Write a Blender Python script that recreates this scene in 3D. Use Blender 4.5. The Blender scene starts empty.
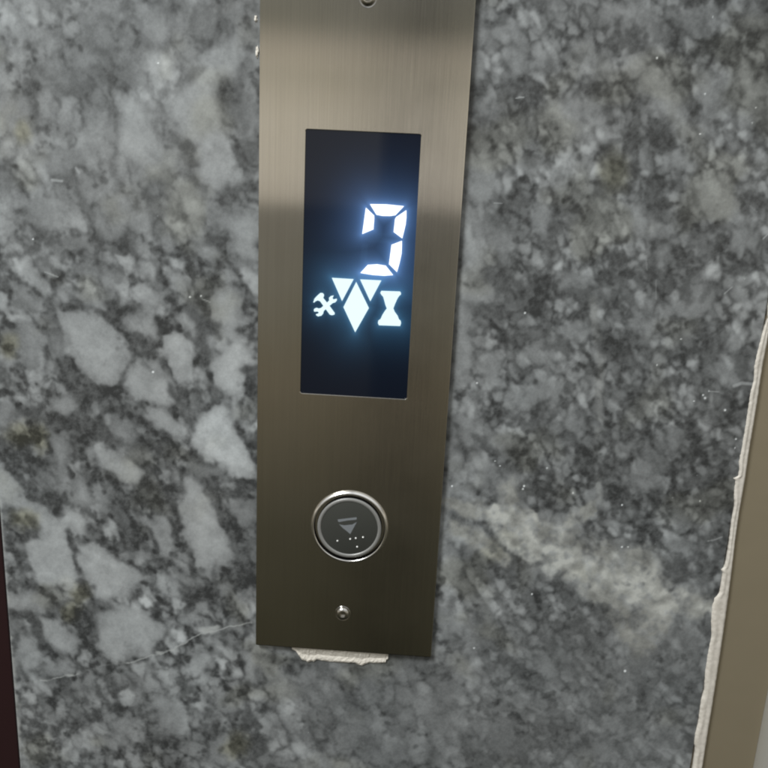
import bpy, bmesh, math, random
import numpy as np
from math import sin, cos, pi, radians
from mathutils import Vector, Matrix, noise as mnoise
random.seed(7)
S = bpy.context.scene
C = S.collection

# ------------------------------------------------------------------ camera
PITCH, ROLL, YAW = radians(15.0896), radians(2.7063), radians(-2.4089)
F = 840.0                       # focal length in pixels of a 768 px wide picture
CAM = np.array([0.0, -0.4319, 0.0])
fw = np.array([sin(YAW)*cos(PITCH), cos(YAW)*cos(PITCH), -sin(PITCH)])
rt0 = np.array([cos(YAW), -sin(YAW), 0.0]); up0 = np.cross(rt0, fw)
rt = rt0*cos(ROLL)+up0*sin(ROLL); up = -rt0*sin(ROLL)+up0*cos(ROLL)

def at(px, py, y=0.0):
    """where the line of sight of a photo pixel meets the plane at depth y (metres)"""
    d = fw*F + rt*(px-384) + up*(384-py)
    t = (y-CAM[1])/d[1]
    return (CAM[0]+d[0]*t, CAM[2]+d[2]*t)

def to_px(X, Z, y=0.0):
    P = np.stack([X-CAM[0], np.full_like(X, y-CAM[1]), Z-CAM[2]], -1)
    w = P@fw
    return 384+F*(P@rt)/w, 384-F*(P@up)/w

cd = bpy.data.cameras.new("camera"); cam = bpy.data.objects.new("camera", cd); C.objects.link(cam)
m = Matrix(((rt[0], up[0], -fw[0]), (rt[1], up[1], -fw[1]), (rt[2], up[2], -fw[2])))
cam.matrix_world = Matrix.Translation(Vector(CAM)) @ m.to_4x4()
cd.sensor_width = 36; cd.lens = F/768*36; cd.clip_start = 0.01; cd.clip_end = 50
S.camera = cam

# ------------------------------------------------------------------ material helpers
def mat(name, base=(.5, .5, .5), rough=.5, metal=0.0, **kw):
    M = bpy.data.materials.new(name); M.use_nodes = True
    b = M.node_tree.nodes['Principled BSDF']
    b.inputs['Base Color'].default_value = (*base, 1)
    b.inputs['Roughness'].default_value = rough
    b.inputs['Metallic'].default_value = metal
    for k, v in kw.items(): b.inputs[k].default_value = v
    return M, M.node_tree.nodes, M.node_tree.links, b

def N(nodes, t, **kw):
    n = nodes.new(t)
    for k, v in kw.items(): setattr(n, k, v)
    return n

def ramp(nodes, stops, interp='LINEAR'):
    r = nodes.new('ShaderNodeValToRGB'); r.color_ramp.interpolation = interp
    e = r.color_ramp.elements
    while len(e) > 1: e.remove(e[-1])
    e[0].position = stops[0][0]; e[0].color = (*stops[0][1], 1)
    for p, c in stops[1:]:
        k = e.new(p); k.color = (*c, 1)
    return r

def noise_bump(nodes, links, b, scale, strength, dist, detail=3, sc=(1, 1, 1)):
    tc = N(nodes, 'ShaderNodeTexCoord'); mp = N(nodes, 'ShaderNodeMapping'); mp.inputs['Scale'].default_value = sc
    nz = N(nodes, 'ShaderNodeTexNoise'); nz.inputs['Scale'].default_value = scale; nz.inputs['Detail'].default_value = detail
    bp = N(nodes, 'ShaderNodeBump'); bp.inputs['Strength'].default_value = strength; bp.inputs['Distance'].default_value = dist
    links.new(tc.outputs['Object'], mp.inputs['Vector']); links.new(mp.outputs[0], nz.inputs['Vector'])
    links.new(nz.outputs['Fac'], bp.inputs['Height']); links.new(bp.outputs[0], b.inputs['Normal'])
    return nz

ANISO_ROT = 0.0
# brushed stainless steel (grain runs vertically; reflections smear sideways)
def steel(name, base, rough, aniso=0.0, streak=True):
    M, n, l, b = mat(name, base, rough, 1.0)
    b.inputs['Anisotropic Rotation'].default_value = ANISO_ROT
    tc = N(n, 'ShaderNodeTexCoord'); mp = N(n, 'ShaderNodeMapping'); mp.inputs['Scale'].default_value = (1500, 200, 14)
    nz = N(n, 'ShaderNodeTexNoise'); nz.inputs['Scale'].default_value = 1.0; nz.inputs['Detail'].default_value = 4
    l.new(tc.outputs['Object'], mp.inputs[0]); l.new(mp.outputs[0], nz.inputs['Vector'])
    if streak:
        r = ramp(n, [(0.3, tuple(c*.96 for c in base)), (0.7, tuple(min(1, c*1.03) for c in base))])
        l.new(nz.outputs['Fac'], r.inputs[0])
        # faint smudges from hands and cleaning
        sm = N(n, 'ShaderNodeTexNoise'); sm.inputs['Scale'].default_value = 22; sm.inputs['Detail'].default_value = 5
        l.new(tc.outputs['Object'], sm.inputs['Vector'])
        r2 = ramp(n, [(0.35, (.93, .925, .90)), (0.65, (1, 1, 1))]); l.new(sm.outputs['Fac'], r2.inputs[0])
        mx = N(n, 'ShaderNodeMix', data_type='RGBA', blend_type='MULTIPLY'); mx.inputs[0].default_value = 1
        l.new(r.outputs[0], mx.inputs[6]); l.new(r2.outputs[0], mx.inputs[7]); l.new(mx.outputs[2], b.inputs['Base Color'])
        r3 = ramp(n, [(0.3, (rough*.85,)*3), (0.7, (rough*1.25,)*3)]); l.new(sm.outputs['Fac'], r3.inputs[0])
        l.new(r3.outputs[0], b.inputs['Roughness'])
        bp = N(n, 'ShaderNodeBump'); bp.inputs['Strength'].default_value = .38; bp.inputs['Distance'].default_value = .00002
        mf = N(n, 'ShaderNodeMapping'); mf.inputs['Scale'].default_value = (7000, 200, 25)
        nf = N(n, 'ShaderNodeTexNoise'); nf.inputs['Scale'].default_value = 1.0; nf.inputs['Detail'].default_value = 1
        l.new(tc.outputs['Object'], mf.inputs[0]); l.new(mf.outputs[0], nf.inputs['Vector'])
        l.new(nf.outputs['Fac'], bp.inputs['Height']); l.new(bp.outputs[0], b.inputs['Normal'])
    if aniso:
        b.inputs['Anisotropic'].default_value = aniso
        tg = N(n, 'ShaderNodeTangent', direction_type='UV_MAP'); tg.uv_map = 'UVMap'
        l.new(tg.outputs[0], b.inputs['Tangent'])
    return M
M_STEEL = steel('brushed_steel', (.60, .575, .52), .10, .95)
M_CHROME = mat('polished_chrome', (.86, .84, .80), .22, 1.0)[0]
M_CAPRING = mat('satin_cap_rim', (.30, .30, .285), .38, .35)[0]
M_SCREW = mat('screw_steel', (.60, .58, .54), .16, 1.0)[0]
M_BLACK = mat('black_gap', (.004, .004, .004), .9)[0]
M_BLACK.node_tree.nodes['Principled BSDF'].inputs['Specular IOR Level'].default_value = .05

def lit(name, col, strength):
    M, n, l, b = mat(name, (.02, .02, .02), .2)
    b.inputs['Emission Color'].default_value = (*col, 1); b.inputs['Emission Strength'].default_value = strength
    return M
M_SEG = lit('lit_segment_white', (.86, .92, 1.0), 1.75)
M_ICON = lit('lit_symbol_white', (.74, .95, 1.0), 1.15)

# ------------------------------------------------------------------ mesh helpers
def link(name, me, parent=None, M=None, smooth=False):
    o = bpy.data.objects.new(name, me); C.objects.link(o)
    if parent: o.parent = parent
    if M: me.materials.append(M)
    if smooth:
        for p in me.polygons: p.use_smooth = True
    return o

def tag(o, label, cat, group=None, kind=None):
    if label: o['label'] = label
    if cat: o['category'] = cat
    if group: o['group'] = group
    if kind: o['kind'] = kind
    return o

def mesh(name, verts, faces):
    me = bpy.data.meshes.new(name); me.from_pydata([tuple(v) for v in verts], [], faces); me.update()
    bm = bmesh.new(); bm.from_mesh(me); bmesh.ops.recalc_face_normals(bm, faces=bm.faces); bm.to_mesh(me); bm.free()
    return me

def add_uv(me):
    uv = me.uv_layers.new(name='UVMap')
    for lp in me.loops:
        v = me.vertices[lp.vertex_index].co; uv.data[lp.index].uv = (v.x*4+.5, v.z*2+.9)

def box(name, x0, x1, y0, y1, z0, z1, M, parent=None, bev=0.0, seg=3):
    v = [(x, y, z) for x in (x0, x1) for y in (y0, y1) for z in (z0, z1)]
    f = [(0, 1, 3, 2), (4, 6, 7, 5), (0, 4, 5, 1), (2, 3, 7, 6), (0, 2, 6, 4), (1, 5, 7, 3)]
    o = link(name, mesh(name, v, f), parent, M)
    if bev:
        md = o.modifiers.new('bevel', 'BEVEL'); md.width = bev; md.segments = seg
        for p in o.data.polygons: p.use_smooth = True
        md.harden_normals = True
    return o

def rrect(x0, x1, z0, z1, r, n=6):
    pts = []
    for cx, cz, a0 in ((x1-r, z1-r, 0), (x0+r, z1-r, 90), (x0+r, z0+r, 180), (x1-r, z0+r, 270)):
        for k in range(n+1):
            a = radians(a0+90*k/n); pts.append((cx+r*cos(a), cz+r*sin(a)))
    return pts

def lathe(name, prof, M, parent, loc, n=96, cap=True):
    """profile of (radius, height above the plate); the axis points at the viewer (-y)"""
    v, f = [], []
    for r, h in prof:
        for k in range(n):
            a = 2*pi*k/n; v.append((r*cos(a), -h, r*sin(a)))
    for i in range(len(prof)-1):
        for k in range(n):
            a, b = i*n+k, i*n+(k+1) % n
            f.append((a, b, b+n, a+n))
    if cap: f.append(tuple(range((len(prof)-1)*n, len(prof)*n)))
    me = mesh(name, v, f)
    o = link(name, me, parent, M, smooth=True); o.location = loc
    try: me.set_sharp_from_angle(angle=radians(50))
    except Exception: pass
    return o

def slab_poly(name, pts, y, th, M, parent):
    """thin solid from an outline in wall coordinates; front at y, back at y+th"""
    n = len(pts)
    v = [(x, y, z) for x, z in pts]+[(x, y+th, z) for x, z in pts]
    f = [tuple(range(n)), tuple(range(2*n-1, n-1, -1))]+[(i, (i+1) % n, (i+1) % n+n, i+n) for i in range(n)]
    return link(name, mesh(name, v, f), parent, M)

# ------------------------------------------------------------------ value noise in numpy
def hashr(ix, iy, seed):
    h = (ix.astype(np.int64)*374761393 + iy.astype(np.int64)*668265263 + seed*1442695041) & 0xffffffff
    h = ((h ^ (h >> 13))*1274126177) & 0xffffffff
    h = ((h ^ (h >> 16))*2246822519) & 0xffffffff
    return ((h ^ (h >> 15)) & 0xffff)/65535.0

def vnoise(x, y, s, seed):
    x = x/s; y = y/s; ix = np.floor(x); iy = np.floor(y); fx = x-ix; fy = y-iy
    fx = fx*fx*fx*(fx*(fx*6-15)+10); fy = fy*fy*fy*(fy*(fy*6-15)+10)
    a = hashr(ix, iy, seed); b = hashr(ix+1, iy, seed); c = hashr(ix, iy+1, seed); d = hashr(ix+1, iy+1, seed)
    return (a*(1-fx)+b*fx)*(1-fy)+(c*(1-fx)+d*fx)*fy

def fbm(x, y, s, seed, oct=4, gain=.5):
    t = 0; a = 1; w = 0
    for k in range(oct):
        c, q = cos(.6*k+.4), sin(.6*k+.4)
        t = t+a*vnoise(x*c-y*q+31*k, x*q+y*c-17*k, s/2**k, seed+k*13); w += a; a *= gain
    return t/w

def cells(x, y, s, seed):
    """F1, F2 and a random value of the nearest cell"""
    x = x/s; y = y/s; ix = np.floor(x); iy = np.floor(y)
    f1 = np.full(x.shape, 9.0); f2 = f1.copy(); val = np.zeros_like(x)
    for dx in (-1, 0, 1):
        for dy in (-1, 0, 1):
            cx, cy = ix+dx, iy+dy
            px = cx+hashr(cx, cy, seed); py = cy+hashr(cx, cy, seed+7)
            d = np.hypot(px-x, py-y); r = hashr(cx, cy, seed+3)
            n = d < f1
            f2 = np.where(n, f1, np.minimum(f2, d)); val = np.where(n, r, val); f1 = np.where(n, d, f1)
    return f1, f2, val

def sstep(a, b, x):
    t = np.clip((x-a)/(b-a), 0, 1); return t*t*(3-2*t)

def d_seg(x, y, pts):
    """distance to a polyline"""
    d = np.full(x.shape, 1e9)
    for (ax, ay), (bx, by) in zip(pts[:-1], pts[1:]):
        vx, vy = bx-ax, by-ay; L = vx*vx+vy*vy+1e-9
        t = np.clip(((x-ax)*vx+(y-ay)*vy)/L, 0, 1)
        d = np.minimum(d, np.hypot(x-ax-t*vx, y-ay-t*vy))
    return d

def d_poly(x, y, pts):
    """signed distance, positive inside"""
    d = d_seg(x, y, pts+[pts[0]]); ins = np.zeros(x.shape, bool)
    n = len(pts)
    for i in range(n):
        ax, ay = pts[i]; bx, by = pts[(i+1) % n]
        c = ((ay > y) != (by > y)) & (x < (bx-ax)*(y-ay)/((by-ay) if by != ay else 1e-9)+ax)
        ins ^= c
    return np.where(ins, d, -d)

# ------------------------------------------------------------------ marble wall
# Patches of the stone. P: pale clast outline, tone; E: soft oval cx,cy,rx,ry,angle,tone; D: dark seam, width, tone; K: dark soft oval
P = [
 ([(152,0),(168,8),(172,30),(165,48),(150,55),(140,30),(138,10)],.70),
 ([(178,0),(200,5),(198,25),(185,30)],.62),
 ([(190,60),(215,45),(240,30),(250,55),(235,75),(215,85),(225,110),(222,150),(240,165),(235,190),(215,190),(200,175),(190,150),(175,130),(165,115),(175,95),(190,80)],.92),
 ([(120,95),(145,100),(155,120),(160,140),(178,160),(175,170),(150,178),(130,165),(118,145),(118,120)],.90),
 ([(92,105),(108,110),(115,135),(112,155),(98,160),(85,140),(85,125)],.76),
 ([(178,190),(200,195),(212,205),(205,215),(198,222),(188,215)],.78),
 ([(222,215),(258,210),(258,260),(240,262),(232,250),(228,235)],.80),
 ([(22,265),(32,266),(48,280),(52,292),(45,297),(30,285),(20,272)],.78),
 ([(38,263),(50,268),(60,276),(52,278),(40,272)],.66),
 ([(8,280),(25,285),(42,300),(38,312),(15,310)],.58),
 ([(70,293),(85,293),(105,303),(105,315),(90,310),(75,300)],.72),
 ([(58,308),(72,312),(100,318),(122,335),(130,352),(125,375),(112,388),(95,385),(80,370),(70,350),(62,330)],.86),
 ([(17,320),(35,325),(42,340),(40,365),(28,372),(15,350)],.68),
 ([(48,330),(60,330),(68,345),(62,360),(50,355)],.58),
 ([(122,315),(140,310),(155,318),(160,340),(140,340),(122,332)],.74),
 ([(135,360),(158,362),(172,380),(178,400),(165,410),(135,400),(123,385),(127,370)],.86),
 ([(160,335),(175,330),(190,340),(195,355),(188,380),(180,382),(170,360),(163,350)],.90),
 ([(165,272),(175,272),(187,285),(185,297),(172,290)],.74),
 ([(215,290),(232,285),(240,300),(240,320),(232,338),(220,335),(210,320),(208,300)],.80),
 ([(202,335),(215,338),(212,348),(202,347)],.80),
 ([(210,365),(225,352),(240,342),(252,352),(259,365),(246,366),(247,380),(242,395),(228,395),(212,378)],.98),
 ([(215,405),(222,404),(235,430),(250,450),(256,468),(250,478),(232,475),(205,462),(190,440),(192,425),(205,412)],1.08),
 ([(230,395),(238,397),(235,425),(230,420)],.88),
 ([(145,405),(165,410),(180,425),(182,440),(175,442),(158,430),(145,418)],.86),
 ([(92,448),(105,448),(125,455),(145,472),(138,485),(120,485),(105,465)],.88),
 ([(75,477),(83,477),(97,505),(65,508)],.72),
 ([(50,400),(70,395),(80,408),(65,415),(52,410)],.74),
 ([(110,420),(130,418),(140,440),(125,450),(110,440)],.66),
 ([(-8,462),(0,465),(15,480),(30,500),(60,520),(75,530),(60,545),(30,530),(0,500),(-8,498)],.88),
 ([(50,440),(65,430),(72,460),(62,480),(52,460)],.62),
 ([(185,478),(198,480),(215,500),(225,530),(232,560),(215,572),(195,565),(188,540),(180,510)],.88),
 ([(-5,400),(15,405),(12,430),(-5,430)],.66),
 ([(232,500),(258,500),(258,520),(240,525),(232,510)],.68),
 ([(190,455),(225,470),(228,478),(200,478),(188,468)],.62),
 ([(25,542),(60,532),(70,545),(75,565),(80,585),(72,590),(40,585),(32,570)],1.0),
 ([(58,510),(78,508),(86,522),(82,535),(70,530),(55,520)],1.0),
 ([(80,545),(95,538),(120,560),(140,575),(135,590),(110,600),(95,600),(85,585)],.95),
 ([(3,595),(30,590),(50,600),(45,615),(8,610)],.78),
 ([(40,620),(60,620),(80,640),(72,655),(55,655),(42,640)],.88),
 ([(18,640),(30,635),(42,648),(42,668),(28,675),(15,660)],.90),
 ([(48,662),(65,660),(80,672),(60,680),(45,675)],.88),
 ([(10,665),(20,670),(22,682),(10,682)],.9),
 ([(95,615),(120,605),(150,610),(165,630),(150,655),(115,662),(98,645)],.86),
 ([(143,520),(165,515),(176,535),(165,552),(150,545)],.80),
 ([(150,700),(165,690),(180,720),(185,735),(165,735),(155,720)],.80),
 ([(190,655),(210,650),(217,668),(200,680),(188,670)],.88),
 ([(205,690),(225,695),(245,705),(240,712),(215,712)],.76),
 ([(205,740),(225,735),(235,750),(215,757)],.76),
 ([(240,650),(258,650),(258,685),(245,680)],.84),
 ([(110,720),(128,712),(135,735),(115,745)],.68),
 ([(85,735),(105,740),(100,748),(80,745)],.80),
 ([(15,720),(30,715),(30,730),(18,735)],.78),
 # right of the panel
 ([(642,62),(660,75),(690,110),(692,132),(675,135),(655,105),(640,85)],.74),
 ([(600,0),(640,0),(632,22),(612,30),(598,20)],.72),
 ([(627,205),(642,202),(651,215),(650,235),(638,238),(628,225)],.78),
 ([(690,180),(712,172),(735,190),(742,210),(728,222),(705,218),(692,200)],.70),
 ([(728,228),(752,226),(765,240),(755,252),(735,250)],.74),
 ([(680,292),(700,280),(716,290),(720,312),(690,318)],.66),
 ([(548,100),(575,95),(590,100),(585,118),(560,126),(545,115)],.76),
 ([(700,70),(722,75),(728,100),(712,118),(698,100)],.64),
 ([(735,55),(752,60),(765,95),(758,112),(742,100),(735,80)],.64),
]
E = [
 (38,38,30,10,15,.66),(100,22,16,24,0,.60),(112,8,12,10,0,.70),(45,215,25,18,20,.66),(15,218,8,10,0,.70),(112,218,20,20,0,.66),
 (190,192,15,7,0,.62),(146,222,7,13,-20,.76),(167,242,6,9,0,.66),(75,243,15,7,0,.60),(208,250,12,8,0,.70),(142,270,8,9,0,.70),
 (92,410,5,9,0,.82),(104,418,4,6,0,.75),(3,360,14,7,0,.70),(120,455,10,8,0,.6),(130,60,16,14,0,.6),(60,160,22,14,0,.56),(205,20,14,18,0,.6),(230,10,12,10,0,.6),
 (10,110,14,20,0,.6),(60,75,26,18,10,.55),(245,115,10,30,0,.6),(90,270,18,8,0,.55),(60,560,22,16,0,.85),(90,690,20,10,0,.6),(190,620,14,12,0,.7),(240,600,8,10,0,.7),(180,585,9,12,0,.7),
 (500,30,25,12,0,.64),(480,60,8,18,0,.62),(590,60,25,15,30,.70),(595,115,11,20,0,.72),(515,60,10,20,0,.64),(530,165,16,12,0,.62),(560,180,12,18,0,.64),
 (485,175,13,25,0,.72),(680,160,15,12,0,.70),(475,258,10,20,0,.86),(500,240,12,12,0,.62),(540,220,11,20,0,.64),(600,200,12,12,0,.6),(575,285,22,15,0,.62),
 (650,30,15,20,0,.5),(490,110,14,12,0,.6),(520,135,12,10,0,.55),(700,20,20,15,0,.5),(755,20,12,14,0,.5),(665,250,12,10,0,.5),(485,292,18,10,0,.72),
 (462,350,11,36,0,.78),(520,400,20,14,0,.62),(550,390,20,12,0,.66),(490,370,10,14,0,.66),(640,480,22,15,0,.64),(578,330,15,11,0,.70),(690,310,22,10,0,.64),
 (640,320,12,12,0,.62),(540,350,12,10,0,.6),(470,435,12,16,0,.72),(500,440,12,12,0,.64),(575,420,14,14,0,.62),(720,370,12,10,0,.6),(670,440,16,12,0,.5),
 (455,470,10,16,0,.74),(500,480,22,18,0,.66),(680,545,14,10,0,.55),(655,460,14,14,0,.5),(455,570,8,16,0,.7),
 (545,665,16,8,20,.66),(480,640,15,15,0,.6),(450,690,18,10,0,.58),(440,725,14,10,0,.60),(620,725,26,14,0,.56),(600,750,18,14,0,.60),(500,735,12,20,0,.56),
 (520,700,20,5,15,.6),(450,620,8,20,0,.66),(640,660,14,12,0,.5),(690,640,10,14,0,.5),(300,690,20,12,0,.55),(275,680,10,14,0,.7),(330,700,16,12,0,.5),(370,690,12,20,0,.55),
 (385,750,20,10,0,.55),(405,715,8,10,0,.66),(350,735,20,10,0,.5),(545,60,12,10,0,.6),
]
D = [
 ([(165,92),(185,80),(202,68)],8,.22),([(162,110),(172,135),(190,150)],6,.20),([(236,85),(241,110),(252,160)],5,.25),([(25,225),(45,240),(66,258)],9,.22),
 ([(0,262),(20,256),(38,250)],8,.22),([(205,235),(225,240),(229,256)],5,.22),([(115,28),(124,6)],7,.30),([(128,0),(132,25)],8,.25),([(195,10),(190,35)],6,.3),
 ([(40,15),(50,30)],8,.3),([(175,235),(200,242)],6,.3),([(150,205),(185,215)],10,.35),
 ([(48,300),(58,318)],5,.18),([(105,303),(118,320),(124,312)],4,.15),([(125,345),(155,372),(168,384),(176,400)],4,.12),([(186,300),(200,325),(206,355),(196,396)],9,.25),([(196,308),(220,336)],5,.18),
 ([(70,308),(95,312),(120,328)],4,.15),([(65,360),(76,378)],5,.15),([(8,256),(14,276),(30,292),(45,300)],4,.2),
 ([(-4,455),(20,478)],4,.08),([(186,440),(200,460),(215,466)],3.5,.15),([(180,400),(190,430)],6,.3),([(45,495),(60,515)],8,.12),([(20,412),(45,420),(75,425)],10,.12),
 ([(20,430),(38,445)],8,.12),([(100,430),(118,440),(150,450)],5,.2),([(78,455),(90,478)],8,.28),([(108,470),(122,490)],4,.15),([(150,440),(172,450)],6,.25),([(182,470),(183,500)],4,.25),
 ([(142,488),(136,508),(148,530),(160,556),(170,572),(190,590)],3.2,.04),([(142,488),(156,488),(172,502),(179,518),(172,532)],4,.08),
 ([(206,492),(220,512),(232,530),(234,552)],4,.3),
 ([(66,526),(72,545),(79,570),(82,596)],4,.04),([(5,510),(22,518),(36,530)],10,.14),([(8,540),(26,568)],8,.14),([(5,612),(30,616),(36,630),(42,648)],6,.10),
 ([(35,632),(60,655),(86,672)],3.5,.2),([(15,648),(15,664)],3,.12),([(88,528),(96,535)],6,.2),([(118,515),(130,545),(128,560)],6,.3),
 ([(215,560),(215,608)],4,.28),([(246,545),(247,615)],5,.25),([(180,664),(184,692)],6,.18),([(242,712),(215,716),(190,708)],2.5,.15),([(48,690),(75,698),(100,712)],5,.25),
 ([(128,640),(136,690)],5,.3),([(182,590),(190,602)],7,.08),([(230,725),(240,750)],7,.25),([(245,700),(250,718)],5,.15),([(20,618),(18,640)],4,.25),([(85,600),(98,615),(96,640)],4,.35),
 ([(538,4),(566,18)],7,.22),([(553,73),(580,88),(612,93),(628,90)],6,.12),([(611,95),(613,130)],6,.12),([(640,42),(660,65),(685,95),(700,120)],4,.14),([(762,64),(768,82)],6,.1),([(740,2),(742,14)],5,.15),
 ([(504,58),(510,70)],4,.08),([(507,76),(526,94)],5,.2),([(488,92),(512,104)],6,.3),([(505,164),(514,184),(521,202)],5,.2),([(538,160),(546,185)],7,.25),([(555,70),(545,60)],5,.25),
 ([(650,150),(655,185),(656,220)],4,.25),([(548,270),(549,225)],3,.22),([(588,225),(588,245)],3,.2),([(620,70),(600,78)],5,.3),([(690,118),(700,128)],6,.3),([(733,112),(738,128)],5,.15),
 ([(590,350),(590,395)],3,.3),([(476,375),(475,410)],6,.3),([(655,265),(680,285),(690,300)],6,.22),([(715,280),(702,300)],5,.25),([(620,345),(660,328),(675,322)],7,.25),
 ([(625,360),(640,385),(640,410)],7,.25),([(660,500),(690,525),(720,540)],9,.28),([(665,560),(700,580),(712,600)],9,.25),([(553,582),(580,588)],5,.15),([(500,600),(515,625)],5,.28),
 ([(506,660),(520,668)],5,.18),([(545,640),(552,652)],8,.15),([(600,621),(612,623)],8,.12),([(635,670),(645,690)],8,.22),([(660,655),(675,690)],9,.25),([(585,690),(605,740)],7,.28),
 ([(530,712),(538,728)],6,.18),([(260,655),(290,660)],5,.25),([(335,700),(342,710)],6,.2),([(360,738),(378,748)],4,.2),([(448,612),(455,600)],5,.25),([(400,738),(402,750)],6,.25),
]
K = [
 (188,148,8,7,.18),(233,192,6,5,.18),(30,88,5,6,.18),(120,48,8,6,.35),(133,345,12,8,.18),(150,358,8,5,.18),(252,385,7,16,.10),(222,488,14,7,.14),(50,497,13,7,.10),
 (22,692,9,8,.08),(36,725,18,9,.02),(90,718,8,6,.10),(40,760,6,10,.08),(85,762,10,6,.10),(153,608,6,5,.05),(195,700,8,6,.12),(248,725,9,12,.2),(112,695,10,8,.15),(76,697,3,3,.08),
 (78,598,9,11,.10),(10,580,6,6,.16),(60,608,9,6,.3),(235,745,8,10,.22),(205,330,8,10,.22),
 (625,38,14,12,.14),(697,55,10,9,.08),(500,18,12,4,.2),(614,178,9,18,.28),(645,180,10,4,.08),(675,186,4,4,.08),(686,221,9,8,.05),(680,256,12,8,.05),(725,243,4,6,.05),
 (620,260,8,10,.10),(755,270,6,6,.08),(515,280,12,12,.28),(755,200,12,10,.16),(720,122,5,5,.08),(600,198,7,6,.28),(630,165,5,4,.15),(700,156,7,6,.2),(748,160,8,10,.25),(553,228,5,5,.15),
 (515,420,7,9,.18),(545,414,5,8,.24),(525,370,8,4,.25),(572,332,5,3,.1),(671,325,10,5,.10),(694,351,9,6,.08),(674,380,7,8,.04),(655,410,9,6,.18),(625,434,6,5,.14),(560,343,12,9,.3),
 (676,489,4,6,.1),(650,492,4,3,.1),(611,506,5,7,.14),(620,530,6,4,.1),(715,560,11,8,.2),(690,568,18,10,.22),(575,592,8,6,.2),(535,552,4,3,.2),(590,620,18,9,.25),
 (510,624,5,3,.1),(549,693,7,3,.1),(504,661,5,4,.12),(655,618,8,5,.1),(640,691,7,5,.1),(660,713,4,4,.1),(586,738,8,5,.12),(690,743,8,6,.12),(605,730,7,6,.2),(490,668,5,5,.2),
 (436,588,3.5,13,-.1),(432,626,3,8,0),(605,340,8,6,.25),(635,333,5,4,.12),(615,415,5,5,.2),(590,300,9,8,.25),(700,330,12,8,.22),(575,440,10,5,.3),(480,440,8,6,.3),  # first two: shade of the open recess beside the plate, painted onto the stone
]
CREAM = [  # polyline, half width, tone
 ([(446,506),(470,511),(498,510)],6,.66),([(455,530),(480,543),(505,558)],6,.62),([(500,515),(515,535),(540,553),(575,566),(600,575),(635,592),(655,600)],11,1.0),
 ([(520,535),(560,545),(600,560)],14,.72),([(560,530),(578,515),(590,508)],4,.8),([(640,560),(650,580),(660,600),(650,625)],12,.75),([(655,600),(690,604),(708,606)],8,.85),
 ([(590,580),(610,600),(625,630),(640,645)],10,.7),([(508,490),(515,515)],8,.65),([(530,515),(528,545)],4,.8)]
SPECK = [(524,486,1.6),(523,489,1.3),(547,468,1.2),(573,493,1.2),(525,313,1.5),(477,383,1.2),(622,505,1.3),(532,594,1.3),(474,648,1.2),(625,671,1.8),(657,365,1.1),
 (681,339,1.0),(190,297,1.4),(201,296,1.1),(153,372,1.6),(158,63,1.2),(500,466,.9),(700,501,1.1),(705,398,1.6),(703,395,1.3),(709,391,1.0),(694,401,1.0),(725,410,1.6),
 (657,58,1.4),(705,94,1.2),(700,134,1.3),(713,17,1.0),(452,486,1.4),(495,461,1.0),(756,108,1.0),(752,123,1.0),(736,439,1.2),(735,448,1.0),(33,239,1.1),(622,547,1.3),(628,547,1.0)]
SCR = [([(724,294),(732,287)],.6,.9),([(516,98),(524,97)],.8,1.1),([(494,203),(503,203)],.5,.9),([(709,391),(719,392)],.6,.9),([(734,386),(742,383),(752,384)],2.0,.95),
 ([(708,541),(714,540),(722,537)],.9,.8),([(700,528),(704,524),(713,521)],.7,.6),([(202,299),(210,302)],.6,.9),([(763,239),(768,234)],.7,1.0),([(646,255),(647,270)],.8,.6),([(656,280),(656,299)],.8,.6),
 ([(52,180),(62,181)],1.6,.95),([(76,168),(79,173)],1.6,.8),([(763,183),(768,196)],3,.8),([(750,206),(757,212)],.8,.6),([(45,272),(58,277)],.8,.9)]
VEIN = ([(40,681),(75,676),(95,668),(112,665),(130,663),(150,657),(165,653),(185,643),(200,635),(225,627),(252,622)],.75)
OLIVE = [(78,598,10,12),(25,435,18,12),(8,345,10,12),(22,132,10,12),(24,522,14,10),(614,175,14,20),(40,440,8,14),(70,612,8,8),(235,745,12,12)]

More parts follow.
